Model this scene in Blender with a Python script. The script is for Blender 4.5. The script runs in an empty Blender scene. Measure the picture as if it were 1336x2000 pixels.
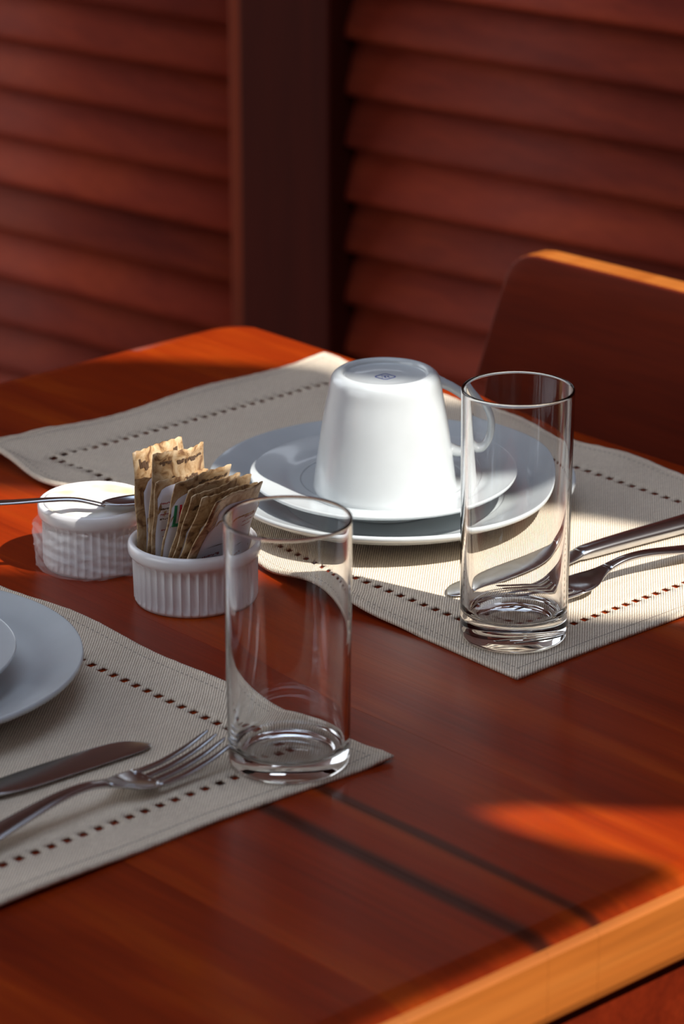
import bpy, bmesh, math, random
from mathutils import Vector, Matrix
random.seed(4)
S = bpy.context.scene
COL = S.collection
TZ = 0.75                                    # height of the table top above the floor

# ------------------------------------------------------------------ camera
cd = bpy.data.cameras.new('camera'); cam = bpy.data.objects.new('camera', cd); COL.objects.link(cam)
cam.location = (0, 0, TZ + 0.655)
cam.rotation_euler = (math.radians(70), 0, math.radians(-42.4))
cd.sensor_fit = 'VERTICAL'; cd.sensor_height = 36; cd.sensor_width = 24.05
cd.lens = 6200 / 2000 * 36
cd.clip_start = .05
cd.dof.use_dof = True; cd.dof.focus_distance = 1.74; cd.dof.aperture_fstop = 10.0
S.camera = cam

# ------------------------------------------------------------------ world, sun, window light, exposure
SKY = 2.85
SKYL = (-1.2, 1.8, .0, 1.85)                  # added skylight x0, x1, y0, y1
WINL = (.9, 3.2, .95, 2.3)                   # added left window y0, y1, z0, z1
w = bpy.data.worlds.new('sky'); S.world = w; w.use_nodes = True
nt = w.node_tree; bg = nt.nodes['Background']
tc = nt.nodes.new('ShaderNodeTexCoord'); sx = nt.nodes.new('ShaderNodeSeparateXYZ'); cr = nt.nodes.new('ShaderNodeValToRGB')
cr.color_ramp.elements[0].position = 0.0; cr.color_ramp.elements[0].color = (.20, .17, .15, 1)
cr.color_ramp.elements[1].position = 0.9; cr.color_ramp.elements[1].color = (.48, .57, .72, 1)
e = cr.color_ramp.elements.new(.06); e.color = (.80, .80, .80, 1)
nt.links.new(tc.outputs['Generated'], sx.inputs[0]); nt.links.new(sx.outputs[2], cr.inputs[0]); nt.links.new(cr.outputs[0], bg.inputs[0])
bg.inputs[1].default_value = SKY

TO_SUN = Vector((.252 * .643, -.967 * .643, .766)).normalized()
sd = bpy.data.lights.new('sun', 'SUN'); sd.energy = 7.8; sd.angle = math.radians(.53); sd.color = (1.0, .945, .87)
sun = bpy.data.objects.new('sun', sd); COL.objects.link(sun)
sun.rotation_euler = (-TO_SUN).to_track_quat('-Z', 'Y').to_euler(); sun.location = (2, -3, 5)

S.view_settings.view_transform = 'Standard'; S.view_settings.look = 'None'
S.view_settings.gamma = 1; S.view_settings.use_curve_mapping = False
S.view_settings.exposure = 0.0

# ------------------------------------------------------------------ helpers
def tag(o, label=None, cat=None, group=None, kind=None):
    if label: o['label'] = label
    if cat: o['category'] = cat
    if group: o['group'] = group
    if kind: o['kind'] = kind
    return o
def empty(name, loc=(0, 0, 0), rz=0, label=None, cat=None, group=None):
    o = bpy.data.objects.new(name, None); COL.objects.link(o); o.location = loc; o.rotation_euler = (0, 0, rz)
    o.empty_display_size = .02
    return tag(o, label, cat, group)
def mesh(name, verts, faces, mat, parent=None, smooth=True, loc=None, rz=0, mats=None, fm=None):
    me = bpy.data.meshes.new(name); me.from_pydata([tuple(v) for v in verts], [], faces); me.update()
    bm = bmesh.new(); bm.from_mesh(me); bmesh.ops.recalc_face_normals(bm, faces=bm.faces); bm.to_mesh(me); bm.free()
    me.materials.append(mat)
    for m in (mats or []): me.materials.append(m)
    if fm:
        for p, i in zip(me.polygons, fm): p.material_index = i
    if smooth: me.polygons.foreach_set('use_smooth', [True] * len(me.polygons))
    o = bpy.data.objects.new(name, me); COL.objects.link(o)
    if parent: o.parent = parent
    if loc is not None: o.location = loc
    if rz: o.rotation_euler = (0, 0, rz)
    return o
def bevel(o, wd=.001, seg=2, ang=35):
    m = o.modifiers.new('bevel', 'BEVEL'); m.width = wd; m.segments = seg; m.limit_method = 'ANGLE'; m.angle_limit = math.radians(ang)
    return o
def subsurf(o, n=1):
    m = o.modifiers.new('subdivision', 'SUBSURF'); m.levels = n; m.render_levels = n; return o
def boxgeo(x0, x1, y0, y1, z0, z1):
    v = [(x, y, z) for x in (x0, x1) for y in (y0, y1) for z in (z0, z1)]
    f = [(0, 1, 3, 2), (4, 6, 7, 5), (0, 4, 5, 1), (2, 3, 7, 6), (0, 2, 6, 4), (1, 5, 7, 3)]
    return v, f
def box(name, x0, x1, y0, y1, z0, z1, mat, parent=None, bev=0, **k):
    v, f = boxgeo(x0, x1, y0, y1, z0, z1)
    o = mesh(name, v, f, mat, parent, smooth=False, **k)
    if bev: bevel(o, bev)
    return o
def lathe_geo(prof, seg=96, closed=True, rfun=None):
    """prof: list of (r,z); r==0 ends close on the axis"""
    V = []; Fc = []; rings = []
    for (r, z) in prof:
        if r < 1e-7: rings.append([len(V)]); V.append((0, 0, z))
        else:
            rings.append(list(range(len(V), len(V) + seg)))
            for i in range(seg):
                a = 2 * math.pi * i / seg; rr = r * (rfun(a, r, z) if rfun else 1)
                V.append((rr * math.cos(a), rr * math.sin(a), z))
    n = len(rings); pairs = [(i, i + 1) for i in range(n - 1)] + ([(n - 1, 0)] if closed else [])
    for a, b in pairs:
        A, B = rings[a], rings[b]
        if len(A) == 1 and len(B) == 1: continue
        for i in range(seg):
            j = (i + 1) % seg
            if len(A) == 1: Fc.append((A[0], B[i], B[j]))
            elif len(B) == 1: Fc.append((A[i], A[j], B[0]))
            else: Fc.append((A[i], A[j], B[j], B[i]))
    return V, Fc
def lathe(name, prof, mat, parent=None, seg=96, closed=False, rfun=None, **k):
    V, Fc = lathe_geo(prof, seg, closed, rfun)
    return mesh(name, V, Fc, mat, parent, **k)
def smoothprof(pts, n=6):
    """Catmull-Rom through (r,z)"""
    out = []
    P = [pts[0]] + list(pts) + [pts[-1]]
    for i in range(1, len(P) - 2):
        p0, p1, p2, p3 = P[i - 1], P[i], P[i + 1], P[i + 2]
        for k in range(n):
            t = k / n; q = []
            for c in range(len(p1)):
                q.append(.5 * (2 * p1[c] + (p2[c] - p0[c]) * t + (2 * p0[c] - 5 * p1[c] + 4 * p2[c] - p3[c]) * t * t + (3 * p1[c] - p0[c] - 3 * p2[c] + p3[c]) * t ** 3))
            out.append(tuple(q))
    out.append(tuple(pts[-1])); return out
def loft(name, rings, mat, parent=None, caps=True, **k):
    V = []; Fc = []; n = len(rings[0])
    for r in rings: V += r
    for i in range(len(rings) - 1):
        for j in range(n):
            a = i * n + j; b = i * n + (j + 1) % n
            Fc.append((a, b, b + n, a + n))
    if caps:
        Fc.append(tuple(range(n))[::-1]); Fc.append(tuple(range((len(rings) - 1) * n, len(rings) * n)))
    return mesh(name, V, Fc, mat, parent, **k)
def tube(name, pts, rad, mat, parent=None, seg=12, flat=None, **k):
    rings = []; n = len(pts)
    for i, p in enumerate(pts):
        p = Vector(p); a = Vector(pts[max(0, i - 1)]); b = Vector(pts[min(n - 1, i + 1)]); t = (b - a).normalized()
        sd_ = t.cross(Vector((0, 0, 1)))
        if sd_.length < 1e-3: sd_ = Vector((1, 0, 0))
        sd_.normalize(); u = sd_.cross(t).normalized()
        r = rad[i] if isinstance(rad, (list, tuple)) else rad
        ru, rv = r if isinstance(r, tuple) else (r, r)
        rings.append([tuple(p + sd_ * (ru * math.cos(2 * math.pi * q / seg)) + u * (rv * math.sin(2 * math.pi * q / seg))) for q in range(seg)])
    return loft(name, rings, mat, parent, **k)

# ------------------------------------------------------------------ materials
class NT:
    def __init__(s, name):
        s.m = bpy.data.materials.new(name); s.m.use_nodes = True; s.t = s.m.node_tree; s.b = s.t.nodes['Principled BSDF']
    def n(s, ty, **k):
        nd = s.t.nodes.new(ty)
        for a, v in k.items(): setattr(nd, a, v)
        return nd
    def l(s, a, b): s.t.links.new(a, b)
    def ramp(s, src, *st):
        r = s.n('ShaderNodeValToRGB'); c = r.color_ramp
        c.elements[0].position = st[0][0]; c.elements[0].color = (*st[0][1], 1); c.elements[1].position = st[-1][0]; c.elements[1].color = (*st[-1][1], 1)
        for p, q in st[1:-1]: c.elements.new(p).color = (*q, 1)
        s.l(src, r.inputs[0]); return r.outputs[0]
    def coord(s, scale=(1, 1, 1), out='Object', rot=(0, 0, 0)):
        t = s.n('ShaderNodeTexCoord'); mp = s.n('ShaderNodeMapping'); mp.inputs['Scale'].default_value = scale; mp.inputs['Rotation'].default_value = rot
        s.l(t.outputs[out], mp.inputs[0]); return mp.outputs[0]
    def noise(s, vec, scale, detail=3, rough=.5, dist=0):
        x = s.n('ShaderNodeTexNoise'); x.inputs['Scale'].default_value = scale; x.inputs['Detail'].default_value = detail
        x.inputs['Roughness'].default_value = rough; x.inputs['Distortion'].default_value = dist; s.l(vec, x.inputs['Vector']); return x.outputs[0]
    def mix(s, fac, a, b, mode='MIX'):
        x = s.n('ShaderNodeMix', data_type='RGBA', blend_type=mode)
        for i, v in ((0, fac), (6, a), (7, b)):
            if hasattr(v, 'links'): s.l(v, x.inputs[i])
            else: x.inputs[i].default_value = v if i == 0 else (*v, 1)
        return x.outputs[2]
    def bump(s, h, st=.2, dist=.001):
        x = s.n('ShaderNodeBump'); x.inputs['Strength'].default_value = st; x.inputs['Distance'].default_value = dist
        s.l(h, x.inputs['Height']); s.l(x.outputs[0], s.b.inputs['Normal']); return x
    def setp(s, **k):
        for a, v in k.items():
            s.b.inputs[a.replace('_', ' ')].default_value = (*v, 1) if isinstance(v, tuple) and len(v) == 3 else v
def wood(name, c_lo, c_mid, c_hi, axis='Y', rough=.28, coat=.35, var=.12, fine=1.0, shift=9):
    T = NT(name)
    st = {'X': (1.2, 14, 14), 'Y': (14, 1.2, 14), 'Z': (14, 14, 1.2)}[axis]
    st = tuple(v * fine for v in st)
    inf = T.n('ShaderNodeObjectInfo'); tcn = T.n('ShaderNodeTexCoord'); mp = T.n('ShaderNodeMapping'); mp.inputs['Scale'].default_value = st
    add = T.n('ShaderNodeVectorMath', operation='ADD'); mul = T.n('ShaderNodeVectorMath', operation='SCALE'); mul.inputs['Scale'].default_value = shift
    T.l(inf.outputs['Random'], mul.inputs[0]); T.l(tcn.outputs['Object'], mp.inputs[0]); T.l(mp.outputs[0], add.inputs[0]); T.l(mul.outputs[0], add.inputs[1])
    g = T.noise(add.outputs[0], 1.6, 5, .6, .6)
    c = T.ramp(g, (.28, c_lo), (.5, c_mid), (.75, c_hi))
    sc = tuple(v * (14 if v > 5 * fine else 3) for v in (1, 1, 1))
    mp2 = T.n('ShaderNodeMapping'); mp2.inputs['Scale'].default_value = tuple(v * 9 if v > 5 * fine else v * 3 for v in st); T.l(tcn.outputs['Object'], mp2.inputs[0])
    g2 = T.noise(mp2.outputs[0], 2.2, 3, .6)
    d = T.ramp(g2, (.35, (.72, .72, .72)), (.6, (1, 1, 1)))
    c = T.mix(.55, c, d, 'MULTIPLY')
    rv = T.ramp(inf.outputs['Random'], (0, (1 - var,) * 3), (1, (1 + var * .5,) * 3))
    c = T.mix(1.0, c, rv, 'MULTIPLY')
    T.l(c, T.b.inputs['Base Color']); T.setp(Roughness=rough, Coat_Weight=coat, Coat_Roughness=.18)
    T.bump(g2, .12, .0006)
    T.m['c'] = 1
    return T, c
# table: reddish varnished hardwood with a few dark mineral streaks along the boards
T, c = wood('table_wood', (.15, .011, .0012), (.25, .024, .0018), (.38, .058, .003), 'Y', rough=.33, coat=.0, var=.06)
T.setp(Specular_IOR_Level=.20)
tcn = T.n('ShaderNodeTexCoord'); sxyz = T.n('ShaderNodeSeparateXYZ'); T.l(tcn.outputs['Object'], sxyz.inputs[0])
nz = T.noise(T.coord((6, 2.2, 1)), 1.5, 3); 
m1 = T.n('ShaderNodeMath', operation='MULTIPLY_ADD'); T.l(nz, m1.inputs[0]); m1.inputs[1].default_value = .012; T.l(sxyz.outputs[0], m1.inputs[2])
def band(x0, wd):
    a = T.n('ShaderNodeMath', operation='SUBTRACT'); T.l(m1.outputs[0], a.inputs[0]); a.inputs[1].default_value = x0 + .006
    b = T.n('ShaderNodeMath', operation='ABSOLUTE'); T.l(a.outputs[0], b.inputs[0])
    q = T.n('ShaderNodeMapRange', interpolation_type='SMOOTHSTEP'); q.inputs['From Min'].default_value = wd; q.inputs['From Max'].default_value = wd * .2
    T.l(b.outputs[0], q.inputs['Value']); return q.outputs[0]
c2 = T.mix(band(.9066 - .83, .0085), c, T.mix(.85, c, (.022, .007, .004)))
c2 = T.mix(band(.9400 - .83, .0060), c2, T.mix(.75, c2, (.022, .007, .004)))
T.l(c2, T.b.inputs['Base Color']); M_TABLE = T.m
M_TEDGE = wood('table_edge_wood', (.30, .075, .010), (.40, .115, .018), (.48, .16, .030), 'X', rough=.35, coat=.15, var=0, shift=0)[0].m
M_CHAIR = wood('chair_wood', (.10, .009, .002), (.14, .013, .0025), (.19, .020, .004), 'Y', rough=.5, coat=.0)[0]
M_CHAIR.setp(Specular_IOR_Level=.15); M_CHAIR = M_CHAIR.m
M_SLAT = wood('shutter_wood', (.20, .026, .014), (.29, .040, .018), (.38, .058, .020), 'Y', rough=.6, coat=.0, var=.28)[0]
M_SLAT.setp(Specular_IOR_Level=.13); M_SLAT = M_SLAT.m
M_STILE = wood('shutter_edge_wood', (.16, .026, .010), (.21, .036, .013), (.26, .044, .016), 'Z', rough=.6, coat=.0)[0]
M_STILE.setp(Specular_IOR_Level=.15); M_STILE = M_STILE.m
M_POST = wood('dark_post_wood', (.045, .006, .003), (.060, .008, .004), (.075, .010, .005), 'Z', rough=.6, coat=.0)[0]
M_POST.setp(Specular_IOR_Level=.12); M_POST = M_POST.m
M_WALL = wood('wall_boards', (.10, .03, .015), (.16, .045, .02), (.22, .06, .028), 'Z', rough=.6, coat=0)[0].m
def plain(name, col, rough=.5, **k):
    T = NT(name); n_ = T.noise(T.coord(), 40, 3); c = T.ramp(n_, (.3, tuple(v * .93 for v in col)), (.7, col)); T.l(c, T.b.inputs['Base Color']); T.setp(Roughness=rough, **k); return T.m
M_PLASTER = plain('plaster', (.50, .44, .38), .85)
M_FLOOR = wood('floor_tiles', (.10, .04, .025), (.16, .06, .035), (.2, .08, .05), 'X', rough=.5, coat=0)[0].m
M_CHINA = plain('white_china', (.54, .58, .595), .25, Coat_Weight=.4, Coat_Roughness=.06)
M_RAMEKIN = plain('ramekin_glaze', (.82, .81, .81), .25, Coat_Weight=.4, Coat_Roughness=.08)
M_BLUE = plain('blue_print', (.01, .03, .22), .4)
M_SEAM = plain('seam_stitching', (.36, .30, .24), .9)
# steel
T = NT('cutlery_steel'); T.setp(Metallic=1.0, Roughness=.2); c = T.ramp(T.noise(T.coord((1, 6, 6)), 8, 2), (.3, (.50, .51, .53)), (.7, (.62, .63, .65))); T.l(c, T.b.inputs['Base Color']); M_STEEL = T.m
# glass
T = NT('clear_glass'); T.setp(Base_Color=(.985, .99, .99), Roughness=0.0, Transmission_Weight=1.0, IOR=1.5); M_GLASS = T.m
# plastic film
T = NT('cling_film'); T.setp(Base_Color=(.95, .95, .97), Roughness=.12, IOR=1.45, Alpha=.24, Specular_IOR_Level=.9)
T.bump(T.noise(T.coord((1, 1, .45), rot=(.5, .3, 0)), 55, 2, .5, 2.5), .35, .0015); M_FILM = T.m
# cream
T = NT('cream'); c = T.ramp(T.noise(T.coord(), 26, 2), (.48, (.72, .72, .70)), (.60, (.74, .62, .28))); T.l(c, T.b.inputs['Base Color']); T.setp(Roughness=.45, Subsurface_Weight=.15, Subsurface_Scale=.004)
T.bump(T.noise(T.coord(), 60, 2), .3, .002); M_CREAM = T.m
# linen twill
def linen(name, lo, hi):
    T = NT(name); co = T.coord((1, 1, 1), rot=(0, 0, math.radians(47)))
    wv = T.n('ShaderNodeTexWave', wave_type='BANDS', bands_direction='X'); wv.inputs['Scale'].default_value = 2 * math.pi / (20 * .00135); wv.inputs['Distortion'].default_value = 1.2; wv.inputs['Detail'].default_value = 2; wv.inputs['Detail Scale'].default_value = 3
    wv.inputs['Scale'].default_value = 1 / .00135 * .314
    T.l(co, wv.inputs[0])
    nz = T.noise(T.coord((1, 4, 1)), 260, 3); 
    c = T.ramp(wv.outputs[1], (.15, lo), (.75, hi))
    c = T.mix(.5, c, T.ramp(nz, (.3, (.68, .66, .64)), (.7, (1.0, 1.0, 1.0))), 'MULTIPLY')
    c = T.mix(.35, c, T.ramp(T.noise(T.coord(), 22, 3), (.3, (.8, .79, .78)), (.7, (1, 1, 1))), 'MULTIPLY')
    T.l(c, T.b.inputs['Base Color']); T.setp(Roughness=.9, Sheen_Weight=.15); T.bump(wv.outputs[1], .6, .0006); return T.m
M_LINEN = linen('linen_weave', (.50, .395, .285), (.92, .805, .645))
# sachets
def kraft(name, lo, mid, hi, sc):
    T = NT(name); co = T.coord(); n_ = T.noise(co, sc, 4, .6, 1.0)
    c = T.ramp(n_, (.36, lo), (.47, mid), (.62, hi)); T.l(c, T.b.inputs['Base Color']); T.setp(Roughness=.5, Coat_Weight=.1); T.bump(T.noise(co, 90, 2), .12, .0006); return T.m
M_KRAFT = kraft('sachet_paper', (.16, .075, .03), (.40, .25, .12), (.56, .42, .26), 120)
M_PANEL = plain('sachet_label', (.70, .70, .78), .45)
M_INK = plain('sachet_ink', (.10, .055, .03), .6)
M_INKRED = plain('sachet_ink_red', (.38, .12, .14), .6)
M_GREEN = plain('sachet_green', (.01, .20, .08), .5)
M_RED = plain('sachet_red', (.55, .01, .03), .5)

# ------------------------------------------------------------------ the room
def struct(o): o['kind'] = 'structure'; return o
struct(box('floor', -4.2, 4.6, -.29, 5.6, -.05, 0, M_FLOOR))
# ceiling is defined with the walls below (it has an added skylight)
# added sun mask right of the frame, slots shaped to cast the sunlight patches
YW = -.27
def onmask(p):
    p = Vector((p[0], p[1], p[2] if len(p) > 2 else 0)); t = (p.y - YW) / -TO_SUN.y
    q = p + TO_SUN * t; return (q.x, q.z + TZ)
OPEN = [
    # long slot that lights the far setting (points on the table top it lights)
    [(.7611, 1.93), (.9611, 1.7144), (1.0899, 1.5068), (1.2071, 1.3533), (1.3114, 1.2298), (1.3379, 1.1648), (1.4024, 1.0393), (1.2634, .9312), (1.2330, 1.0710), (1.2009, 1.0932), (1.1685, 1.1402), (1.1493, 1.1732), (1.1123, 1.2386), (1.0945, 1.2709), (1.0470, 1.3300), (.9985, 1.3850), (.80, 1.60)],
    # far slot: back corner of the table and top of the chair
    [(1.1500, 1.8000), (1.2599, 1.7), (1.3228, 1.6425), (1.3675, 1.5856), (1.3971, 1.5394), (1.3867, 1.487), (1.4064, 1.4211), (1.4380, 1.4071), (1.52, 1.38), (1.52, .98), (1.70, .98), (1.70, 1.98), (1.05, 1.98)],
    # near slot: front right edge of the table
    [(.9787, .9852), (1.0001, .9735), (1.0250, .9461), (1.0563, .9128), (1.1153, .8466), (1.20, .76), (1.10, .52), (.62, .60), (.62, .866), (.94, .869), (1.0008, .874), (.9900, .8960), (.9765, .9448)],
]
def mask_with_openings(name, x0, x1, z0, z1, y, th, holes, mat):
    bm = bmesh.new(); loops = [[(x0, z0), (x1, z0), (x1, z1), (x0, z1)]] + holes
    es = []
    for L in loops:
        vs = [bm.verts.new((p[0], y, p[1])) for p in L]
        for i in range(len(vs)): es.append(bm.edges.new((vs[i], vs[(i + 1) % len(vs)])))
    bmesh.ops.triangle_fill(bm, use_beauty=True, edges=es)
    me = bpy.data.meshes.new(name); bm.to_mesh(me); bm.free(); me.materials.append(mat)
    o = bpy.data.objects.new(name, me); COL.objects.link(o)
    m = o.modifiers.new('thickness', 'SOLIDIFY'); m.thickness = th; m.offset = 0
    return struct(o)
HOLES = [[onmask(p) for p in L] for L in OPEN]
mask_with_openings('sun_mask_right', -1.62, 4.6, 0, 3.62, YW, .02, HOLES, M_WALL)

# left wall and ceiling, both outside the frame; window and skylight added for fill light
def slab_frame(name, P, us, vs, mat):
    # P(u, v, side) -> point; us/vs: outer0, hole0, hole1, outer1
    V = []; Fc = []
    for s_ in (0, 1):
        for v in vs:
            for u in us: V.append(P(u, v, s_))
    for j in range(3):
        for i in range(3):
            if (i, j) == (1, 1): continue
            a = j * 4 + i; Fc.append((a, a + 1, a + 5, a + 4)); Fc.append((a + 16, a + 20, a + 21, a + 17))
    for a, b in ((5, 6), (6, 10), (10, 9), (9, 5), (0, 3), (3, 15), (15, 12), (12, 0)): Fc.append((a, b, b + 16, a + 16))
    return struct(mesh(name, V, Fc, mat, smooth=False))
slab_frame('ceiling', lambda u, v, s_: (u, v, 3.62 + .1 * s_), (-1.65, SKYL[0], SKYL[1], 4.6), (-.29, SKYL[2], SKYL[3], 5.6), M_PLASTER)
slab_frame('wall_left', lambda u, v, s_: (-1.6 - .05 * s_, u, v), (-.29, WINL[0], WINL[1], 5.6), (0, WINL[2], WINL[3], 3.62), M_WALL)

# back wall line: runs along WDIR, faces the table
P0 = Vector((2.0903, 2.2892, 0)); WDIR = Vector((.1491, -.9888, 0)); WN = Vector((-.9888, -.1491, 0))
WANG = math.atan2(WDIR.y, WDIR.x)        # local x of the shutters = along the wall, local -y... = room side
def wallpt(a, d, z): q = P0 + WDIR * a + WN * d; return (q.x, q.y, z)
def wbox(name, a0, a1, d0, d1, z0, z1, mat, parent=None, bev=0):
    v = [wallpt(a, d, z) for a in (a0, a1) for d in (d0, d1) for z in (z0, z1)]
    f = [(0, 1, 3, 2), (4, 6, 7, 5), (0, 4, 5, 1), (2, 3, 7, 6), (0, 2, 6, 4), (1, 5, 7, 3)]
    if parent:
        pl = parent.location; v = [tuple(Vector(p) - pl) for p in v]
    o = mesh(name, v, f, mat, parent, smooth=False)
    if bev: bevel(o, bev)
    return o
ZT = 1.30
struct(wbox('wall_back', -3.2, 3.2, -.085, -.06, 0, ZT, M_POST))
struct(wbox('trim_2', -3.2, 3.2, -.09, .05, ZT, ZT + .05, M_WALL, bev=.004))
struct(wbox('wall_back_upper', -3.2, 3.2, -.085, -.03, 1.50, 3.62, M_WALL))
struct(wbox('wall_back_left', -3.2, -.06, -.085, -.03, ZT + .05, 1.50, M_WALL))
struct(wbox('wall_back_right', .26, 3.2, -.085, -.03, ZT + .05, 1.50, M_WALL))
struct(wbox('trim_1', -.116, .001, -.06, .022, 0, ZT, M_POST, bev=.003))
PITCH = .0541
def shutter(a0, a1, z_first, label, stile_left=None, stile_right=None, seed=0):
    t = empty('louvered_shutter', wallpt((a0 + a1) / 2, 0, 0), 0, label, 'shutter')
    if stile_left: wbox('stile', a0 - stile_left, a0, -.045, .012, .02, ZT, M_STILE, t, .003)
    if stile_right: wbox('stile', a1, a1 + stile_right, -.045, .012, .02, ZT, M_STILE, t, .004)
    n = int((TZ + z_first - .09) / PITCH)
    top = int((ZT - .08 - TZ - z_first) / PITCH)
    wbox('rail', a0, a1, -.045, .006, .02, .085, M_STILE, t, .003)
    wbox('rail', a0, a1, -.045, .006, ZT - .06, ZT, M_STILE, t, .003)
    # one slat mesh, shared: bottom edge stands out into the room, top edge leans back
    L = a1 - a0 - .001; prof = []
    for k in range(16):                                      # rounded lozenge cross-section
        q = 2 * math.pi * k / 16; cx = math.cos(q); sy = math.sin(q)
        h = (abs(cx) ** .55) * (1 if cx > 0 else -1) * .0325; d = (abs(sy) ** .8) * (1 if sy > 0 else -1) * .0052
        an = math.radians(24)
        prof.append((-h * math.sin(an) + d * math.cos(an), h * math.cos(an) + d * math.sin(an)))
    me = None
    for k in range(-n, top):
        z = TZ + z_first + PITCH * k + PITCH * .5
        if z < .12: continue
        if me is None:
            rings = []
            for s_ in (0, 1):
                rings.append([tuple(WDIR * ((s_ - .5) * L) + WN * d + Vector((0, 0, h))) for d, h in prof])
            o = loft('slat', rings, M_SLAT, t); me = o.data
        else:
            o = bpy.data.objects.new('slat', me); COL.objects.link(o); o.parent = t
        o.location = (*( (P0 + WDIR * ((a0 + a1) / 2) + WN * -.018) - t.location).xy, z)
        o.rotation_euler = (0, random.uniform(-.03, .03), 0)
    return t
shutter(-.70, -.139, .0185, 'reddish louvered wooden shutter left of the dark post, behind the table corner', stile_left=.08, stile_right=.023)
shutter(.001, .62, .0245, 'dark red louvered wooden shutter right of the dark post, behind the chair', stile_right=.08)

# ------------------------------------------------------------------ table
X1, YT0, YT1, X0 = 1.4325, .858, 1.686, .22
table = empty('dining_table', (.83, 1.27, 0), 0, 'varnished reddish-brown wooden table with rounded edge under both place settings', 'table')
LAY = [(.0045, 0.0), (.0022, -.0012), (.0006, -.0036), (0, -.0075), (0, -.036), (.0012, -.040), (.0035, -.0425)]
LAYN = [(.0175, 0.0), (.0085, -.0012), (.0025, -.0035), (0, -.0080), (0, -.036), (.0012, -.040), (.0035, -.0425)]   # softer long edges
bounds = [X0, .345, .47, .60, .72, .82, .9066, .9390, 1.0185, 1.12, 1.225, 1.33, X1]
o_ = table.location
for i in range(len(bounds) - 1):
    a, b = bounds[i] + .00006, bounds[i + 1] - .00006
    rings = []
    last = i == len(bounds) - 2; first = i == 0
    if last: b = X1
    if first: a = X0
    for (d, z), (dn, zn) in zip(LAY, LAYN):
        seam = .0
        if last:
            R = .030; ring = [(a + seam, YT0 + dn, z), ]
            cx, cy = b - R, YT0 + R
            ring += [(cx + (R - d) * math.cos(q), cy + (R - dn) * math.sin(q), z) for q in [math.radians(-90 + 90 * k / 10) for k in range(11)]]
            cy = YT1 - R
            ring += [(cx + (R - d) * math.cos(q), cy + (R - dn) * math.sin(q), z) for q in [math.radians(90 * k / 10) for k in range(11)]]
            ring += [(a + seam, YT1 - dn, z)]
        else:
            xa = a + (d if first else seam)
            ring = [(xa, YT0 + dn, z), (b - seam, YT0 + dn, z), (b - seam, YT1 - dn, z), (xa, YT1 - dn, z)]
        rings.append([(p[0] - o_.x, p[1] - o_.y, p[2] + TZ) for p in ring])
    n = len(rings[0])
    pk = loft('plank', rings, M_TABLE, table, smooth=False)
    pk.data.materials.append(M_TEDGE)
    for p in pk.data.polygons:                                # end faces show the paler, yellower edge of the boards
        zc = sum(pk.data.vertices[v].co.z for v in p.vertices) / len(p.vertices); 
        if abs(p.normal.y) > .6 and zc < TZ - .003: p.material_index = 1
    if last:
        for p in pk.data.polygons: p.use_smooth = len(p.vertices) == 4 and not (abs(p.normal.x) > .9 and p.center.x + o_.x < a + .01)
def tb(name, x0, x1, y0, y1, z0, z1, bev=.003): return box(name, x0 - o_.x, x1 - o_.x, y0 - o_.y, y1 - o_.y, z0, z1, M_CHAIR, table, bev)
for y0 in (YT0 + .012, YT1 - .034): tb('apron', X0 + .09, X1 - .09, y0, y0 + .022, TZ - .125, TZ - .0425)
for x0 in (X0 + .04, X1 - .062): tb('apron', x0, x0 + .022, YT0 + .09, YT1 - .09, TZ - .125, TZ - .0425)
for x0 in (X0 + .03, X1 - .095):
    for y0 in (YT0 + .028, YT1 - .093): tb('leg', x0, x0 + .065, y0, y0 + .065, .0, TZ - .0425, .005)

# ------------------------------------------------------------------ chair beyond the right side of the table
ch = empty('dining_chair', (1.52, 1.25, 0), 0, 'reddish wooden chair with a broad solid backrest, tucked in at the table', 'chair')
def chair_back():
    V = []; Fc = []; ny, nz_ = 28, 14
    yl, yr = 1.574, .99; zb, zt = TZ - .30, TZ + .042
    def P(u, v, side):
        y = yl + (yr - yl) * u; z = zb + (zt - zb) * v
        # rounded upper corners
        x = 1.605 - (zt - z) * .03 + .012 * (1 - (2 * u - 1) ** 2)       # leans back, hollow towards the middle
        e_ = min(u, 1 - u) * (yl - yr)
        if v > .8:
            R = .022; q = max(0, R - e_); dz = R - math.sqrt(max(0, R * R - q * q)); z -= dz * (v - .8) / .2
        y += (zt - z) * (.32 if u < .5 else -.32) * (1 - 2 * min(u, 1 - u))
        return (x + side * .022 - ch.location.x, y - ch.location.y, z)
    us = [0, .006, .014, .025, .04] + [i / 20 for i in range(1, 20)] + [.96, .975, .986, .994, 1]
    for side in (0, 1):
        for v in range(nz_ + 1):
            for u in us: V.append(P(u, v / nz_, side))
    m_ = len(us); off = m_ * (nz_ + 1)
    for v in range(nz_):
        for u in range(m_ - 1):
            a = v * m_ + u; Fc.append((a, a + 1, a + 1 + m_, a + m_)); a += off; Fc.append((a, a + m_, a + 1 + m_, a + 1))
    for u in range(m_ - 1):
        a = u; Fc.append((a, a + off, a + 1 + off, a + 1)); a = nz_ * m_ + u; Fc.append((a, a + 1, a + 1 + off, a + off))
    for v in range(nz_):
        a = v * m_; Fc.append((a, a + m_, a + m_ + off, a + off)); a += m_ - 1; Fc.append((a, a + off, a + m_ + off, a + m_))
    return bevel(mesh('backrest', V, Fc, M_CHAIR, ch, smooth=False), .0025, 3, 50)
bk = chair_back()
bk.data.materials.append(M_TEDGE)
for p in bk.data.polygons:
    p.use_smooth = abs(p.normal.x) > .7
    if p.normal.z > .6: p.material_index = 1  # sunlit look painted in: top faces get the paler table edge wood
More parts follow.
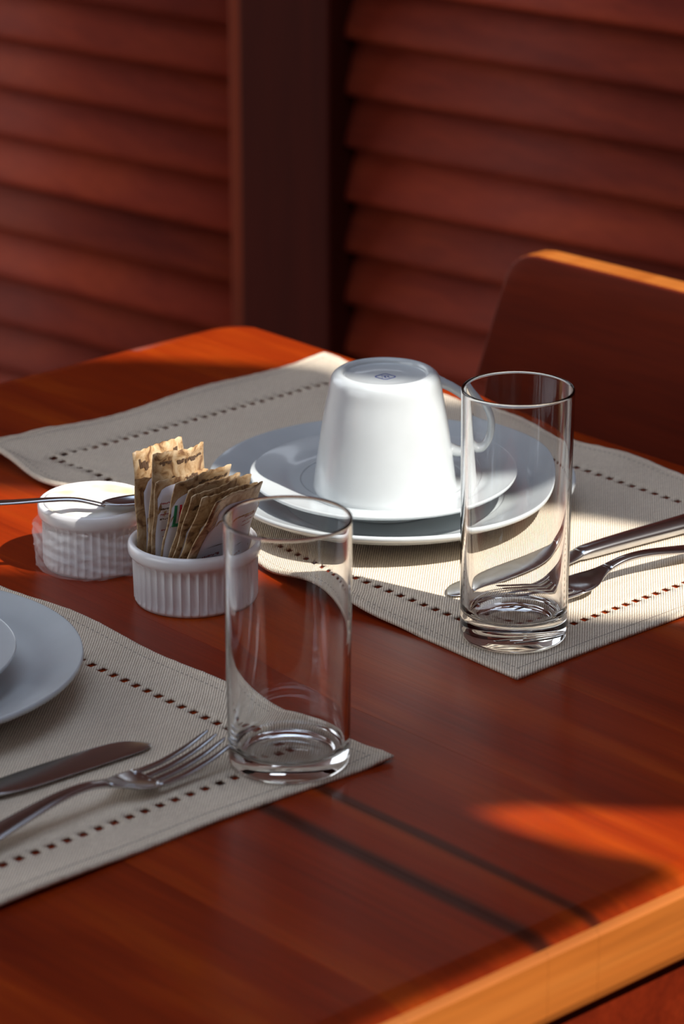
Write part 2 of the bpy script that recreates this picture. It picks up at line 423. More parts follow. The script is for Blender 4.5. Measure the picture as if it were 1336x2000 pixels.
def cb(name, x0, x1, y0, y1, z0, z1, bev=.004): return box(name, x0 - 1.52, x1 - 1.52, y0 - 1.25, y1 - 1.25, z0, z1, M_CHAIR, ch, bev)
cb('seat', 1.06, 1.50, 1.04, 1.53, .42, .45, .008)
for y in (1.05, 1.48):
    cb('leg', 1.08, 1.12, y, y + .04, 0, .42)
    rings = [[(x - 1.52, yy - 1.25, z) for x, yy in ((xx, y), (xx + .035, y), (xx + .035, y + .04), (xx, y + .04))] for xx, z in ((1.50, 0), (1.465, .25), (1.475, .45), (1.53, .62))]
    loft('leg', rings, M_CHAIR, ch, smooth=False)
for y in (1.06, 1.49): cb('stretcher', 1.12, 1.48, y, y + .02, .2, .23)

# ------------------------------------------------------------------ placemats
def placemat(x0, x1, y0, y1, rx0, rx1, ry0, ry1, px_, py_, zf, wob, label):
    """rx/ry: centre lines of the four drawn-thread rows; px_/py_: hole pitch along x and y"""
    cx, cy = (x0 + x1) / 2, (y0 + y1) / 2
    t = empty('placemat', (cx, cy, TZ), 0, label, 'placemat', 'linen placemats on the table')
    hw = .0029
    def lines(a0, a1, r0, r1, p):
        L = [(a0, 0)]; n = int((a1 - a0) / .006)
        # hole intervals between the two crossing rows
        xs = []
        k = r0 - hw; cells = []
        xs += [r0 - hw, r0 + hw, r1 - hw, r1 + hw]; hole = [(r0 - hw, r0 + hw), (r1 - hw, r1 + hw)]
        q = r0 + hw + (p - .0054)
        while q + .0054 < r1 - hw - .001:
            xs += [q, q + .0054]; hole.append((q, q + .0054)); q += p
        m = 6
        pre = [a0 + (r0 - hw - a0) * i / m for i in range(m)]; post = [r1 + hw + (a1 - r1 - hw) * i / m for i in range(1, m + 1)]
        return sorted(pre + xs + post), hole
    gx, hx = lines(x0, x1, rx0, rx1, px_); gy, hy = lines(y0, y1, ry0, ry1, py_)
    inh = lambda a, b, H: any(h[0] - 1e-6 <= a and b <= h[1] + 1e-6 for h in H)
    row = lambda a, b, r0, r1: (abs((a + b) / 2 - r0) < hw) or (abs((a + b) / 2 - r1) < hw)
    V = []; idx = {}
    def fz(x, y): return zf(x, y)
    def P(i, j):
        if (i, j) not in idx:
            x, y = gx[i], gy[j]; dx, dy = wob(x, y)
            idx[(i, j)] = len(V); V.append((x + dx - cx, y + dy - cy, fz(x, y)))
        return idx[(i, j)]
    Fc = []
    for i in range(len(gx) - 1):
        for j in range(len(gy) - 1):
            a, b, c_, d = gx[i], gx[i + 1], gy[j], gy[j + 1]
            hole = False
            inx = rx0 - .004 < (a + b) / 2 < rx1 + .004; iny = ry0 - .004 < (c_ + d) / 2 < ry1 + .004
            if row(c_, d, ry0, ry1) and inh(a, b, hx) and inx: hole = True
            if row(a, b, rx0, rx1) and inh(c_, d, hy) and iny: hole = True
            if not hole: Fc.append((P(i, j), P(i + 1, j), P(i + 1, j + 1), P(i, j + 1)))
    cl = mesh('cloth', V, Fc, M_LINEN, t)
    if sum(p.normal.z for p in cl.data.polygons) < 0: cl.data.flip_normals()
    m = cl.modifiers.new('thickness', 'SOLIDIFY'); m.thickness = .0017; m.offset = -1
    # rolled hem round the edge
    pts = []; N = 60
    for k in range(N): pts.append((x0 + (x1 - x0) * k / N, y0))
    for k in range(N): pts.append((x1, y0 + (y1 - y0) * k / N))
    for k in range(N): pts.append((x1 - (x1 - x0) * k / N, y1))
    for k in range(N): pts.append((x0, y1 - (y1 - y0) * k / N))
    rings = []
    M = len(pts)
    for k in range(M + 1):
        x, y = pts[k % M]; xa, ya = pts[(k - 1) % M]; xb, yb = pts[(k + 1) % M]
        tx, ty = xb - xa, yb - ya; l = math.hypot(tx, ty); nx, ny = ty / l, -tx / l
        dx, dy = wob(x, y); z = fz(x, y) + .0002; r = .0011 + .0002 * math.sin(k * 2.3)
        rings.append([(x + dx - cx + nx * (-.0022 + 1.9 * r * math.cos(q)), y + dy - cy + ny * (-.0022 + 1.9 * r * math.cos(q)), z - .0006 + r * math.sin(q)) for q in [2 * math.pi * i / 10 for i in range(10)]])
    loft('hem', rings, M_LINEN, t, caps=False)
    # row of stitches just inside the hem
    sv = []; sf = []
    for k in range(M * 2):
        i = k // 2; f = .5 * (k % 2); x, y = pts[i]; xb, yb = pts[(i + 1) % M]; x += (xb - x) * f; y += (yb - y) * f
        tx, ty = xb - pts[i][0], yb - pts[i][1]; l = math.hypot(tx, ty)
        if l < 1e-9: continue
        tx /= l; ty /= l; nx, ny = ty, -tx; x -= nx * .0085; y -= ny * .0085
        if not (x0 + .008 < x < x1 - .008 or abs(nx) > .5) or not (y0 + .008 < y < y1 - .008 or abs(ny) > .5): continue
        z = fz(x, y) + .00005; h = .0011; b0 = len(sv); dx, dy = wob(x, y)
        for s1, s2, zz in ((-1, -1, 0), (1, -1, 0), (1, 1, 0), (-1, 1, 0), (0, 0, .0004)):
            sv.append((x + dx - cx + tx * h * s1 + nx * .00035 * s2, y + dy - cy + ty * h * s1 + ny * .00035 * s2, z + zz))
        sf += [(b0, b0 + 1, b0 + 4), (b0 + 1, b0 + 2, b0 + 4), (b0 + 2, b0 + 3, b0 + 4), (b0 + 3, b0, b0 + 4)]
    st = mesh('stitching', sv, sf, M_SEAM, t); st['kind'] = 'stuff'
    return t
sm = lambda t: max(0, min(1, t)) ** 2 * (3 - 2 * max(0, min(1, t)))
BZ = .0019
def zfar(x, y):
    z = BZ
    z += .0085 * sm((1.132 - x) / .024) * sm((y - 1.15) / .04) * (.62 + .38 * math.sin(y * 62 + .6)) * sm((1.57 - y) / .02 + .5)
    z += .0025 * sm((y - 1.535) / .03) * (.5 + .5 * math.sin(x * 45)) 
    z += .0022 * sm((x - 1.385) / .02) * (.5 + .5 * math.sin(y * 70))
    z += .0016 * sm((1.088 - y) / .012) * sm((x - 1.19) / .04) * (.5 + .5 * math.sin(x * 50 + 1))
    z += .0015 * sm((y - 1.44) / .05) * sm((1.20 - x) / .06) * (.5 + .5 * math.sin(x * 160 + y * 90))
    return z
def znear(x, y):
    z = BZ
    z += .003 * sm((x - .965) / .02) * sm((y - 1.12) / .05) * (.5 + .5 * math.sin(y * 48 + 2))
    z += .0024 * sm((1.068 - y) / .02) * (.5 + .5 * math.sin(x * 40 + 2.2)) * sm((.90 - x) / .05)
    z += .0015 * sm((x - .965) / .02) * sm((1.07 - y) / .02)
    return z
def wobf(x, y):
    return (.0016 * math.sin(y * 33 + 1) * sm((1.14 - x) / .03) + .0014 * math.sin(y * 41) * sm((x - 1.38) / .03), .0025 * math.sin(x * 28 + 1.5) * sm((y - 1.53) / .03) + .0022 * math.sin(x * 17 + .4) * sm((1.11 - y) / .03))
def wobn(x, y):
    return (.0016 * math.sin(y * 31) * sm((x - .95) / .03), (.010 * (.986 - x) + .0022 * math.sin(x * 22 + 1)) * sm((1.09 - y) / .04))
placemat(1.108, 1.412, 1.074, 1.566, 1.1425, 1.3740, 1.1080, 1.5210, .0083, .0094, zfar, wobf, 'beige linen placemat lying partly in sunlight under the upturned cup')
placemat(.682, .987, 1.046, 1.545, .7180, .9520, 1.0800, 1.5050, .0094, .0094, znear, wobn, 'beige linen placemat in shadow at the near left, under the plate cut by the frame')
MT = TZ + BZ + .0001            # top of a flat mat

# ------------------------------------------------------------------ crockery
def rim_profile(R, foot_r, well_r, rim_z, well_z, th=.0032, foot_h=.0025):
    top = smoothprof([(0, well_z), (well_r * .9, well_z), (well_r, well_z + .0004), (well_r + (R - well_r) * .22, well_z + (rim_z - well_z) * .16), (R * .80, well_z + (rim_z - well_z) * .50), (R * .97, rim_z - .0006), (R - .0004, rim_z)], 6)
    under = smoothprof([(R, rim_z - th * .45), (R * .97, rim_z - th * 1.1), (R * .80, rim_z * .50 + well_z * .5 - th * 1.2), (foot_r + .004, foot_h + .001), (foot_r + .001, .0008), (foot_r - .0005, 0), (foot_r - .0022, .0008), (foot_r - .004, foot_h)], 5)
    return top + under + [(0, foot_h)]
def plate(x, y, label):
    t = empty('dinner_plate', (x, y, MT), 0, label, 'plate', 'white dinner plates')
    lathe('plate_body', rim_profile(.1105, .062, .066, .0215, .0058, .0042), M_CHINA, t, seg=144)
    return t
def saucer(x, y, z, label):
    t = empty('saucer', (x, y, z), 0, label, 'saucer', 'white saucers')
    lathe('saucer_body', rim_profile(.0800, .036, .050, .0205, .0155, .003, .003), M_CHINA, t, seg=144)
    return t
plate(1.2376, 1.3106, 'white dinner plate under the saucer and upturned cup')
saucer(1.2277, 1.3077, MT + .0058 + .0002, 'white saucer with the upturned cup on it')
plate(.8425, 1.2850, 'white dinner plate cut off by the left edge of the frame')
saucer(.8380, 1.2860, MT + .0058 + .0002, 'white saucer on the plate at the left edge of the frame')

# upturned cup
CUPUP = -.0018
CZ = MT + .0058 + .0155 + .0012 + CUPUP
cup = empty('coffee_cup', (1.2155, 1.2935, CZ), math.radians(-42.4), 'white porcelain cup turned upside down on the saucer', 'cup')
H = .0742
outer = [(.0412, .0), (.0421, .0012), (.0424, .004), (.0418, .0085), (.0392, .028), (.0362, .048), (.0338, .061), (.0326, .0680), (.0312, .0716), (.0288, .0737), (.0270, .0742), (.0256, .0740), (.0247, .0730), (.0243, .0716)]
prof = smoothprof(outer, 5) + [(.0235, .0710), (.012, .0707), (0, .0706)]
inner = [(0, .068), (.024, .0678), (.029, .064), (.0335, .048), (.0366, .028), (.0394, .008), (.0404, .0012)]
V, Fc = lathe_geo(prof, 128, False); V2, F2 = lathe_geo(smoothprof(inner, 4), 128, False)
nb = len(V); Fc2 = Fc + [tuple(i + nb for i in f) for f in F2]
nl = nb + len(V2) - 128
Fc2 += [(i, (i + 1) % 128, nl + (i + 1) % 128, nl + i) for i in range(128)]
mesh('cup_body', V + V2, Fc2, M_CHINA, cup)
# handle (cup is upside down, so it joins the wall high up and low down): strap loop to the right
ang = math.radians(12)
hp = smoothprof([(.0315, .0655), (.0360, .0640), (.0440, .0590), (.0545, .0500), (.0600, .0400), (.0590, .0290), (.0530, .0225), (.0455, .0215), (.0385, .0235)], 5)
rings = []
for i, (r, z) in enumerate(hp):
    a = hp[max(0, i - 1)]; b = hp[min(len(hp) - 1, i + 1)]; tr, tz = b[0] - a[0], b[1] - a[1]; l = math.hypot(tr, tz); nr, nz_ = -tz / l, tr / l
    ends = min(i, len(hp) - 1 - i); wd = .0052 + .0012 * max(0, 1 - ends / 6); tk = .0029 + .0012 * max(0, 1 - ends / 5)
    ring = []
    for q in range(16):
        ca, sa = math.cos(2 * math.pi * q / 16), math.sin(2 * math.pi * q / 16)
        rr = r + nr * tk * ca; zz = z + nz_ * tk * ca; tt = wd * sa
        ring.append((rr * math.cos(ang) - tt * math.sin(ang), rr * math.sin(ang) + tt * math.cos(ang), zz))
    rings.append(ring)
loft('handle', rings, M_CHINA, cup)
# printed maker's mark in the foot: blue rounded lozenge with a letter T-like glyph
def stripgeo(pts, hw, z, closed=False):
    V = []; Fc = []; n = len(pts)
    for i, p in enumerate(pts):
        a = pts[(i - 1) % n if closed else max(0, i - 1)]; b = pts[(i + 1) % n if closed else min(n - 1, i + 1)]
        tx, ty = b[0] - a[0], b[1] - a[1]; l = math.hypot(tx, ty) or 1; nx, ny = -ty / l, tx / l
        V += [(p[0] + nx * hw, p[1] + ny * hw, z), (p[0] - nx * hw, p[1] - ny * hw, z)]
    for i in range(n if closed else n - 1):
        j = (i + 1) % n; Fc.append((2 * i, 2 * i + 1, 2 * j + 1, 2 * j))
    return V, Fc
def join(parts):
    V = []; Fc = []
    for v, f in parts: n = len(V); V += list(v); Fc += [tuple(i + n for i in q) for q in f]
    return V, Fc
dm = []
for k in range(4):
    q = math.radians(90 * k); cx_, cy_ = .0040 * math.cos(q), .0036 * math.sin(q)
    for j in range(5):
        g = q + math.radians(-45 + 22.5 * j); dm.append((cx_ + .0018 * math.cos(g), cy_ + .0018 * math.sin(g)))
zz = .0708
mk = join([stripgeo(dm, .00038, zz, True), stripgeo([(-.0024, .0014), (.0022, .0016)], .00035, zz), stripgeo([(-.0002, .0014), (-.0002, -.0018), (.0010, -.0020)], .00035, zz), stripgeo([(.0014, .0004), (.0024, -.0016)], .00030, zz), stripgeo([(-.0022, -.0022), (-.0012, -.0022)], .0003, zz)])
mo = mesh('maker_mark', mk[0], mk[1], M_BLUE, cup, smooth=False)
mo['label'] = 'blue printed mark in the cup foot'
mo.modifiers.new('t', 'SOLIDIFY').thickness = .0001

# ------------------------------------------------------------------ glasses
def glass(x, y, R0, R1, h, base_h, wall, label, thick=.0, z=MT):
    t = empty('water_glass', (x, y, z), 0, label, 'glass', 'tall clear glasses')
    prof = [(0, .0022), (R0 * .40, .0018), (R0 * .70, .0010), (R0 * .80, .0002), (R0 * .86, 0), (R0 * .93, .0004), (R0 * .985, .0022), (R0, .0050)]
    prof = smoothprof(prof, 3)
    for f in (.004, .02, .1, .25, .4, .55, .7, .85, .97, .99, 1): prof.append((R0 + (R1 - R0) * f, .005 + (h - .006) * f))
    for k in range(1, 6):
        q = math.pi * k / 6; prof.append((R1 - wall / 2 + wall / 2 * math.cos(q), h - .001 + wall / 2 * math.sin(q) * 1.1))
    for f in (1, .99, .97, .92, .85, .77, .7, .62, .55, .47, .4, .32, .25, .17, .1, .05, .02, .004): prof.append((R0 + (R1 - R0) * f - wall - thick * (1 - f) ** 2.2, base_h + .006 + (h - .007 - base_h) * f))
    wt = wall + thick
    prof += smoothprof([(R0 - wt, base_h + .006), (R0 - wt - .0006, base_h + .0032), (R0 - wt - .0024, base_h + .0010), (R0 * .68, base_h + .0001), (R0 * .4, base_h - .0004), (0, base_h - .0004)], 3)
    o = lathe('tumbler', prof, M_GLASS, t, seg=128)
    return t
glass(1.1462, 1.1172, .0291, .0301, .1415, .0140, .0014, 'tall clear glass standing on the corner of the sunlit placemat', thick=.0022)
glass(.9475, 1.0765, .0302, .0314, .1290, .0085, .0013, 'nearer clear glass standing on the shaded placemat, in front of the sachets', thick=.0012)

# ------------------------------------------------------------------ ramekins
def ramekin(x, y, R, Rb, h, label, nfl=42, cat='ramekin'):
    t = empty('ramekin', (x, y, TZ), .1, label, cat, 'white fluted ramekins')
    lip = h * .26
    prof = [(0, .0015), (Rb * .86, .0015), (Rb * .90, 0), (Rb * .97, .0003), (Rb, .0022)]
    n = 10
    for k in range(1, n): prof.append((Rb + (R - .0022 - Rb) * k / n, .0022 + (h - lip - .0022) * k / n))
    prof += [(R - .0022, h - lip), (R - .0008, h - lip + .0014), (R, h - lip + .003), (R + .0002, h - .003), (R - .0004, h - .001), (R - .0018, h), (R - .0032, h - .0008), (R - .0042, h - .003), (Rb - .0045, .008), (Rb - .007, .0045), (0, .0042)]
    def rf(a, r, z):
        k = sm((z - .001) / .003) * sm((h - lip + .0006 - z) / .0022)
        return 1 - .055 * k * (abs(math.sin(nfl * a / 2)) if r > Rb * .9 else 0) ** .7 if r > Rb - .0028 and z < h - lip + .0014 and r > Rb * .985 else 1
    lathe('ramekin_body', prof, M_RAMEKIN, t, seg=nfl * 10, rfun=rf)
    return t
ramekin(1.0562, 1.2815, .0353, .0325, .0362, 'fluted white ramekin holding the upright sugar sachets')
cr_ = ramekin(1.0520, 1.3630, .0326, .0305, .0385, 'fluted white ramekin full of butter cream, wrapped in clear film')
# cream
t = empty('butter_cream', (1.0520, 1.3630, TZ), 0, 'white and pale yellow cream filling the ramekin to the brim', 'cream')
cp = [(0, .0405)] + [(.0288 * k / 12, .0405 - .0022 * (k / 12) ** 3) for k in range(1, 12)] + [(.0290, .0380), (.0288, .0340), (.027, .032), (0, .032)]
def crf(a, r, z): return 1 + .006 * math.sin(3 * a + 1)
o = lathe('cream_surface', cp, M_CREAM, t, seg=64, rfun=crf)
for v in o.data.vertices:
    if v.co.z > .037: v.co.z += .0007 * math.sin(v.co.x * 260) * math.cos(v.co.y * 210 + 1)
# clear film bunched round the ramekin
t = empty('cling_film', (1.0520, 1.3630, TZ), 0, 'crumpled clear plastic film around the cream ramekin', 'plastic film')
V = []; Fc = []; n, m_ = 240, 26
for j in range(m_ + 1):
    v = j / m_; z = .0012 + .0265 * v
    for i in range(n):
        a = 2 * math.pi * i / n; da = a - math.radians(195)
        bulge = .0040 * math.exp(-((math.atan2(math.sin(da), math.cos(da))) / .7) ** 2) * (.4 + .6 * math.sin(math.pi * min(1, v * 1.1)))
        r = .0335 + .0012 * v + bulge + .0009 * math.sin(9 * a + 14 * v) * math.sin(5 * v * 3 + a) + .0009 * max(0, math.sin(3 * a + 9 * v)) ** 12 + .0008 * max(0, math.sin(5 * a - 13 * v + 1)) ** 16
        V.append((r * math.cos(a), r * math.sin(a), z + .0022 * math.sin(2 * a + 1) * v + .001 * math.sin(7 * a) * v))
for j in range(m_):
    for i in range(n):
        a = j * n + i; b = j * n + (i + 1) % n; Fc.append((a, b, b + n, a + n))
o = mesh('film', V, Fc, M_FILM, t)
# twisted tuft of film at the lower front
V = []; Fc = []
for k in range(7):
    q = math.radians(-78 + k * 9); r0 = .0345; b0 = len(V)
    for i in range(6):
        u = i / 5
        for s_ in (-1, 1):
            rr = r0 + .0065 * u; qq = q + s_ * (.05 + .02 * math.sin(k * 2.1)) * (1 - .3 * u)
            V.append((rr * math.cos(qq), rr * math.sin(qq), .003 + .012 * u * abs(math.sin(k * 1.7 + 1)) + .002 * s_ * math.sin(5 * u + k)))
    for i in range(5): a = b0 + 2 * i; Fc.append((a, a + 1, a + 3, a + 2))
mesh('film_tuft', V, Fc, M_FILM, t)

# ------------------------------------------------------------------ cutlery
def strip_rings(st, seg=20):
    """st: list of (s, y, z, half_width, half_thick, sag)"""
    rings = []
    for s_, y, z, hw, ht, sag in st:
        ring = []
        for q in range(seg):
            ca, sa = math.cos(2 * math.pi * q / seg), math.sin(2 * math.pi * q / seg)
            cw = math.copysign(abs(ca) ** .75, ca)
            ring.append((s_, y + hw * cw, z + ht * math.copysign(abs(sa) ** .8, sa) + sag * cw * cw))
        rings.append(ring)
    return rings
def fork(x, y, rz, label):
    """local +x runs from the tine tips towards the handle end; rz turns it"""
    t = empty('fork', (x, y, MT), rz, label, 'fork', 'steel forks')
    st = smoothprof([(.046, 0, .0042, .0118, .0010, .0012), (.052, 0, .0040, .0122, .0011, .0020), (.060, 0, .0050, .0105, .0012, .0022), (.068, 0, .0082, .0062, .0014, .0010), (.076, 0, .0112, .0038, .0017, 0), (.088, 0, .0132, .0034, .0018, 0), (.105, 0, .0128, .0042, .0017, 0), (.130, 0, .0092, .0058, .0016, 0), (.160, 0, .0045, .0078, .0015, 0), (.185, 0, .0022, .0090, .0014, 0), (.196, 0, .0018, .0062, .0012, 0), (.199, 0, .0018, .0012, .0006, 0)], 5)
    k = next(i for i, s_ in enumerate(st) if s_[0] > .073)
    loft('head', strip_rings(st[:k + 1]), M_STEEL, t); loft('handle', strip_rings(st[k:]), M_STEEL, t)
    for j in range(4):
        y0 = -.0096 + .0064 * j
        tn = smoothprof([(.0, y0 * .98, .0125, .0007, .0005, 0), (.004, y0, .0110, .0013, .0008, 0), (.015, y0, .0078, .0018, .0009, 0), (.030, y0, .0052, .0021, .0010, 0), (.042, y0, .0043 + .0006 * abs(y0) / .0096, .0022, .0010, 0), (.049, y0, .0042 + .0014 * (y0 / .0096) ** 2, .0022, .0009, 0)], 4)
        loft('tine', strip_rings(tn, 12), M_STEEL, t)
    return t
def knife(x, y, rz, label, blade=.098, total=.212, flip=1):
    t = empty('knife', (x, y, MT), rz, label, 'knife', 'steel table knives')
    # flat blade: straight spine on one side, curved edge on the other, rounded tip
    st = [(.0, -.004 * flip, .0015, .0012, .0003, 0), (.0025, -.0030 * flip, .0015, .0045, .0005, 0), (.008, -.0012 * flip, .0016, .0078, .0006, 0), (.018, 0, .0017, .0094, .0007, 0), (.04, .0002 * flip, .0019, .0100, .0008, 0), (.070, -.0002 * flip, .0023, .0098, .0009, 0), (blade - .012, -.0010 * flip, .0029, .0085, .0011, 0), (blade - .004, -.002 * flip, .0033, .0060, .0018, 0), (blade, -.002 * flip, .0036, .0052, .0026, 0)]
    loft('blade', strip_rings(smoothprof(st, 5)), M_STEEL, t)
    h = [(blade, -.002 * flip, .0036, .0050, .0028, 0), (blade + .006, -.002 * flip, .0040, .0058, .0036, 0), (blade + .03, -.002 * flip, .0044, .0066, .0040, 0), (total - .04, -.002 * flip, .0046, .0080, .0042, 0), (total - .012, -.002 * flip, .0046, .0090, .0042, 0), (total - .003, -.002 * flip, .0044, .0070, .0036, 0), (total, -.002 * flip, .0044, .0020, .0012, 0)]
    loft('handle', strip_rings(smoothprof(h, 5)), M_STEEL, t)
    return t
knife(1.1600, 1.1850, math.radians(-6), 'polished table knife lying on the sunlit placemat beyond the fork', blade=.096)
fork(1.1640, 1.1420, math.radians(-6), 'fork in the sun on the far placemat, tines behind the glass')
knife(.9075, 1.1405, math.radians(180 - 2), 'table knife in shade on the near placemat, below the cut-off plate', flip=-1)
fork(.9240, 1.1010, math.radians(180 + 2), 'fork in shade on the near placemat, between knife and table edge')

# spoon resting across the cream
t = empty('teaspoon', (1.0426, 1.3415, TZ + .0415), 0, 'slim steel spoon resting across the cream ramekin', 'spoon')
pth = smoothprof([(.925, 1.4405, .0435), (.960, 1.4110, .0445), (.9975, 1.3797, .0450), (1.0175, 1.3610, .0468), (1.0280, 1.3512, .0470), (1.0355, 1.3450, .0452), (1.0420, 1.3405, .0428)], 5)
pts = [(p[0] - 1.0426, p[1] - 1.3415, p[2] - .0415) for p in pth]
rad = [(.0052 - .0030 * sm(i / 20), .0010 + .0003 * sm(i / 20)) for i in range(len(pts))]
tube('handle', pts, rad, M_STEEL, t)
V = []; Fc = []; n = 24; mm = 8
d = Vector((.0195, -.0085, 0)).normalized(); nrm = Vector((-d.y, d.x, 0)); c0 = Vector((.0135, -.0060, .0030))
for side in (0, 1):
    for j in range(mm + 1):
        r = j / mm
        for i in range(n):
            q = 2 * math.pi * i / n; egg = 1 + .12 * math.cos(q)
            p = c0 + d * (.0165 * r * math.cos(q)) + nrm * (.0075 * r * math.sin(q) * egg) + Vector((0, 0, -.0030 * (1 - r * r) - side * .0008))
            V.append(tuple(p))
for side in (0, 1):
    o_s = side * n * (mm + 1)
    for j in range(mm):
        for i in range(n): a = o_s + j * n + i; b = o_s + j * n + (i + 1) % n; Fc.append((a, b, b + n, a + n))
for i in range(n): a = mm * n + i; b = mm * n + (i + 1) % n; Fc.append((a, b, b + n * (mm + 1), a + n * (mm + 1)))
mesh('bowl', V, Fc, M_STEEL, t)

# ------------------------------------------------------------------ sugar sachets
def sachet(k, bl, tl, tr, label, panel=None, marks=(), curl=0.0, mat=None):
    """bl: bottom-left, tl/tr: top corners, in table coordinates; the bottom-right follows"""
    BL, TL, TR = Vector(bl), Vector(tl), Vector(tr)
    U = TR - TL; BR = BL + Vector((U.x, U.y * .1, 0)); W = TL - BL
    N_ = U.cross(W).normalized()
    if N_.y > 0: N_ = -N_
    org = Vector((BL.x, BL.y, BL.z + 0))
    t = empty('sugar_sachet', (BL.x, BL.y, TZ + BL.z), 0, label, 'sachet', 'sugar sachets standing in the ramekin')
    nu, nv = 14, 26
    def thick(u, v):
        e_ = sm(min(u, 1 - u) / .16) ; g = sm((min(v, 1 - v) - .09) / .18)
        return .00035 + .0013 * e_ * g
    def S_(u, v, side):
        a = BL.lerp(BR, u); b = TL.lerp(TR, u); p = a.lerp(b, v)
        bow = N_ * (curl * .003 * math.sin(math.pi * u) * v + .0006 * math.sin(u * 9 + k * 2) * v + .0004 * math.sin(v * 17 + k))
        p = p + bow + N_ * (side * thick(u, v))
        if v > .999: p = p + W.normalized() * (.0007 * (int(round(u * nu)) % 2))
        return p
    V = []; Fc = []
    for side in (1, -1):
        for j in range(nv + 1):
            for i in range(nu + 1): V.append(tuple(S_(i / nu, j / nv, side) - org))
    m1_ = nu + 1; off = m1_ * (nv + 1)
    for j in range(nv):
        for i in range(nu):
            a = j * m1_ + i; Fc.append((a, a + 1, a + 1 + m1_, a + m1_)); a += off; Fc.append((a, a + m1_, a + 1 + m1_, a + 1))
    for j in range(nv):
        a = j * m1_; Fc.append((a, a + m1_, a + m1_ + off, a + off)); a += nu; Fc.append((a, a + off, a + m1_ + off, a + m1_))
    for i in range(nu):
        a = i; Fc.append((a, a + off, a + 1 + off, a + 1)); a = nv * m1_ + i; Fc.append((a, a + 1, a + 1 + off, a + off))
    mesh('packet', V, Fc, mat or M_KRAFT, t)
    def patch(name, u0, u1, v0, v1, mt, rnd=.0, lift=.00018, nn=10, wig=0.0):
        V = []; Fc = []
        for j in range(nn + 1):
            for i in range(nn + 1):
                u = u0 + (u1 - u0) * i / nn; v = v0 + (v1 - v0) * j / nn
                if rnd:                                         # arched top
                    e_ = abs(2 * i / nn - 1); vt = v1 - rnd * (1 - math.sqrt(max(0, 1 - e_ ** 3))) ; v = v0 + (vt - v0) * j / nn
                v += wig * math.sin(u * 40 + k)
                a = BL.lerp(BR, u); b = TL.lerp(TR, u); q = S_(u, min(v, .985), 1) + N_ * lift
                V.append(tuple(q - org))
        for j in range(nn):
            for i in range(nn): a = j * (nn + 1) + i; Fc.append((a, a + 1, a + nn + 2, a + nn + 1))
        o = mesh(name, V, Fc, mt, t); o.modifiers.new('t', 'SOLIDIFY').thickness = .0001
        return o
    if panel: patch('label_panel', *panel, M_PANEL, rnd=.10)
    def scribble(name, u0, u1, v0, v1, n, mt, hgt, seed):
        rd = random.Random(seed * 31 + k); V = []; Fc = []
        for q in range(n):
            uc = u0 + (u1 - u0) * (q + .5) / n; vc = v0 + (v1 - v0) * (q + .5) / n + rd.uniform(-.2, .2) * hgt
            w_ = (u1 - u0) / n * rd.uniform(.28, .55); h_ = hgt * rd.uniform(.35, 1.0); sk = rd.uniform(-.6, .6) * w_
            b0 = len(V)
            for a_, b_ in ((-1, -1), (1, -1), (1, 1), (-1, 1)):
                V.append(tuple(S_(uc + a_ * w_ + b_ * sk, min(.985, vc + b_ * h_ * .5), 1) + N_ * .00036 - org))
            Fc.append((b0, b0 + 1, b0 + 2, b0 + 3))
        mesh(name, V, Fc, mt, t, smooth=False)
    for q_, mk_ in enumerate(marks):
        if mk_[4] in (M_GREEN, M_RED): patch('print', *mk_[:4], mk_[4], lift=.00032, nn=4)
        else: scribble('print', *mk_[:4], mk_[5], mk_[4], mk_[6], q_)
    return t
I, R_, G_, RD = M_INK, M_INKRED, M_GREEN, M_RED
sachet(0, (1.035, 1.3015, .0052), (1.035, 1.3049, .0849), (1.078, 1.3150, .0823), 'rearmost sugar sachet, tallest at the left, pale tan top', (.12, .9, .06, .80),
       [(.38, .40, .70, .70, I, 1, .07), (.47, .49, .71, .71, I, 1, .07), (.08, .26, .90, .90, I, 4, .07), (.66, .86, .90, .92, I, 5, .06)])
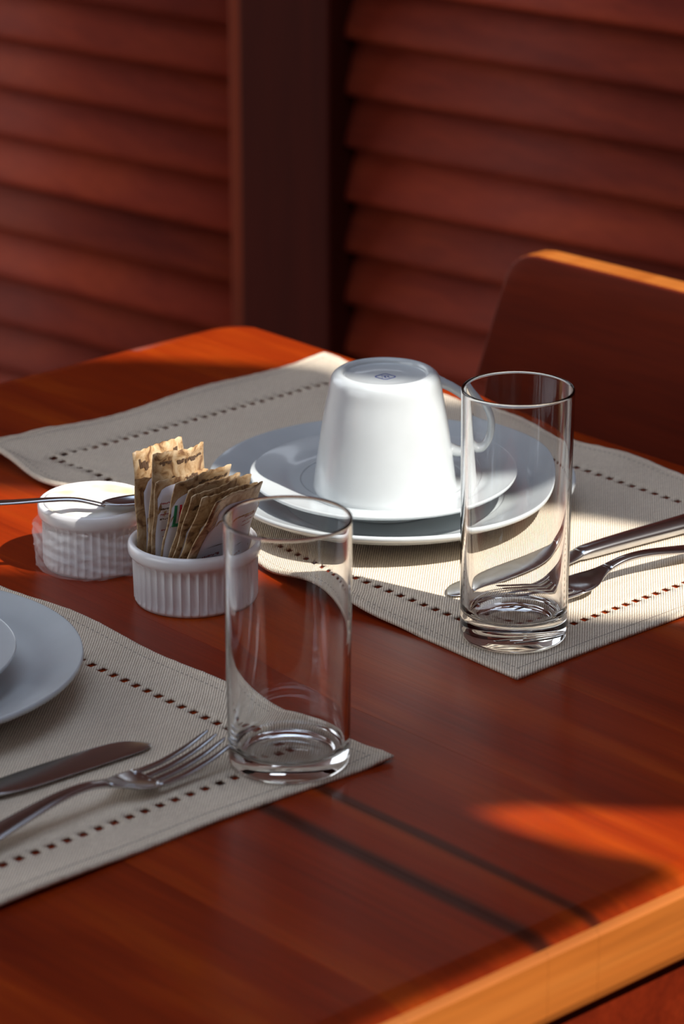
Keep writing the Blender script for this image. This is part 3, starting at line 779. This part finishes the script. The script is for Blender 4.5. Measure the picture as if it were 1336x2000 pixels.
sachet(1, (1.035, 1.2975, .0050), (1.036, 1.2888, .0880), (1.079, 1.2960, .0835), 'sugar sachet second from the back with a curled right edge and brown pattern', (.10, .9, .05, .60),
       [(.40, .92, .925, .935, I, 9, .035), (.20, .78, .80, .80, I, 12, .045), (.22, .70, .74, .74, I, 10, .03), (.10, .30, .93, .93, I, 4, .03)], curl=1.2)
sachet(2, (1.035, 1.2940, .0050), (1.035, 1.2850, .0725), (1.078, 1.2925, .0690), 'sugar sachet with small lines of text on its pale label, third from the back', (.05, .80, .05, .95),
       [(.08, .62, .80 - .045 * q, .80 - .045 * q, I if q % 2 else R_, 16, .016) for q in range(4)] + [(.12, .42, .56, .56, R_, 9, .022), (.14, .44, .50, .50, R_, 9, .018)])
sachet(3, (1.035, 1.2900, .0050), (1.035, 1.2684, .0765), (1.078, 1.2727, .0771), 'sugar sachet with a green and red mark on its white label', (.02, .70, .05, .88),
       [(.055, .095, .64, .80, G_), (.13, .165, .66, .80, RD), (.055, .165, .615, .645, G_), (.45, .95, .925, .925, I, 8, .03)])
sachet(4, (1.036, 1.2868, .0050), (1.037, 1.2605, .0745), (1.080, 1.2665, .0728), 'brown sugar sachet just in front of the green and red marked one', None,
       [(.30, .85, .90, .90, I, 9, .035), (.1, .28, .84, .84, I, 4, .05)])
sachet(5, (1.036, 1.2841, .0050), (1.036, 1.2555, .0717), (1.081, 1.2585, .0739), 'brown patterned sugar sachet third from the front with dark lettering', (.08, .55, .05, .74),
       [(.45, .92, .92, .91, I, 10, .045), (.08, .3, .88, .88, I, 4, .04)])
sachet(6, (1.036, 1.2815, .0050), (1.037, 1.2475, .0728), (1.081, 1.2530, .0705), 'brown sugar sachet second from the front, dark scrolls along its top', (.14, .70, .05, .80),
       [(.50, .94, .91, .91, I, 8, .05), (.2, .5, .60, .60, I, 8, .02)])
sachet(7, (1.034, 1.2792, .0050), (1.034, 1.2330, .0755), (1.079, 1.2455, .0728), 'front sugar sachet leaning furthest right with a broad white label', (.13, .97, .05, .90),
       [(.22, .62, .50, .50, I, 1, .008), (.24, .56, .41, .41, R_, 8, .03), (.60, .90, .76, .76, R_, 9, .018), (.60, .90, .71, .71, R_, 9, .018), (.62, .84, .66, .66, R_, 7, .018)])
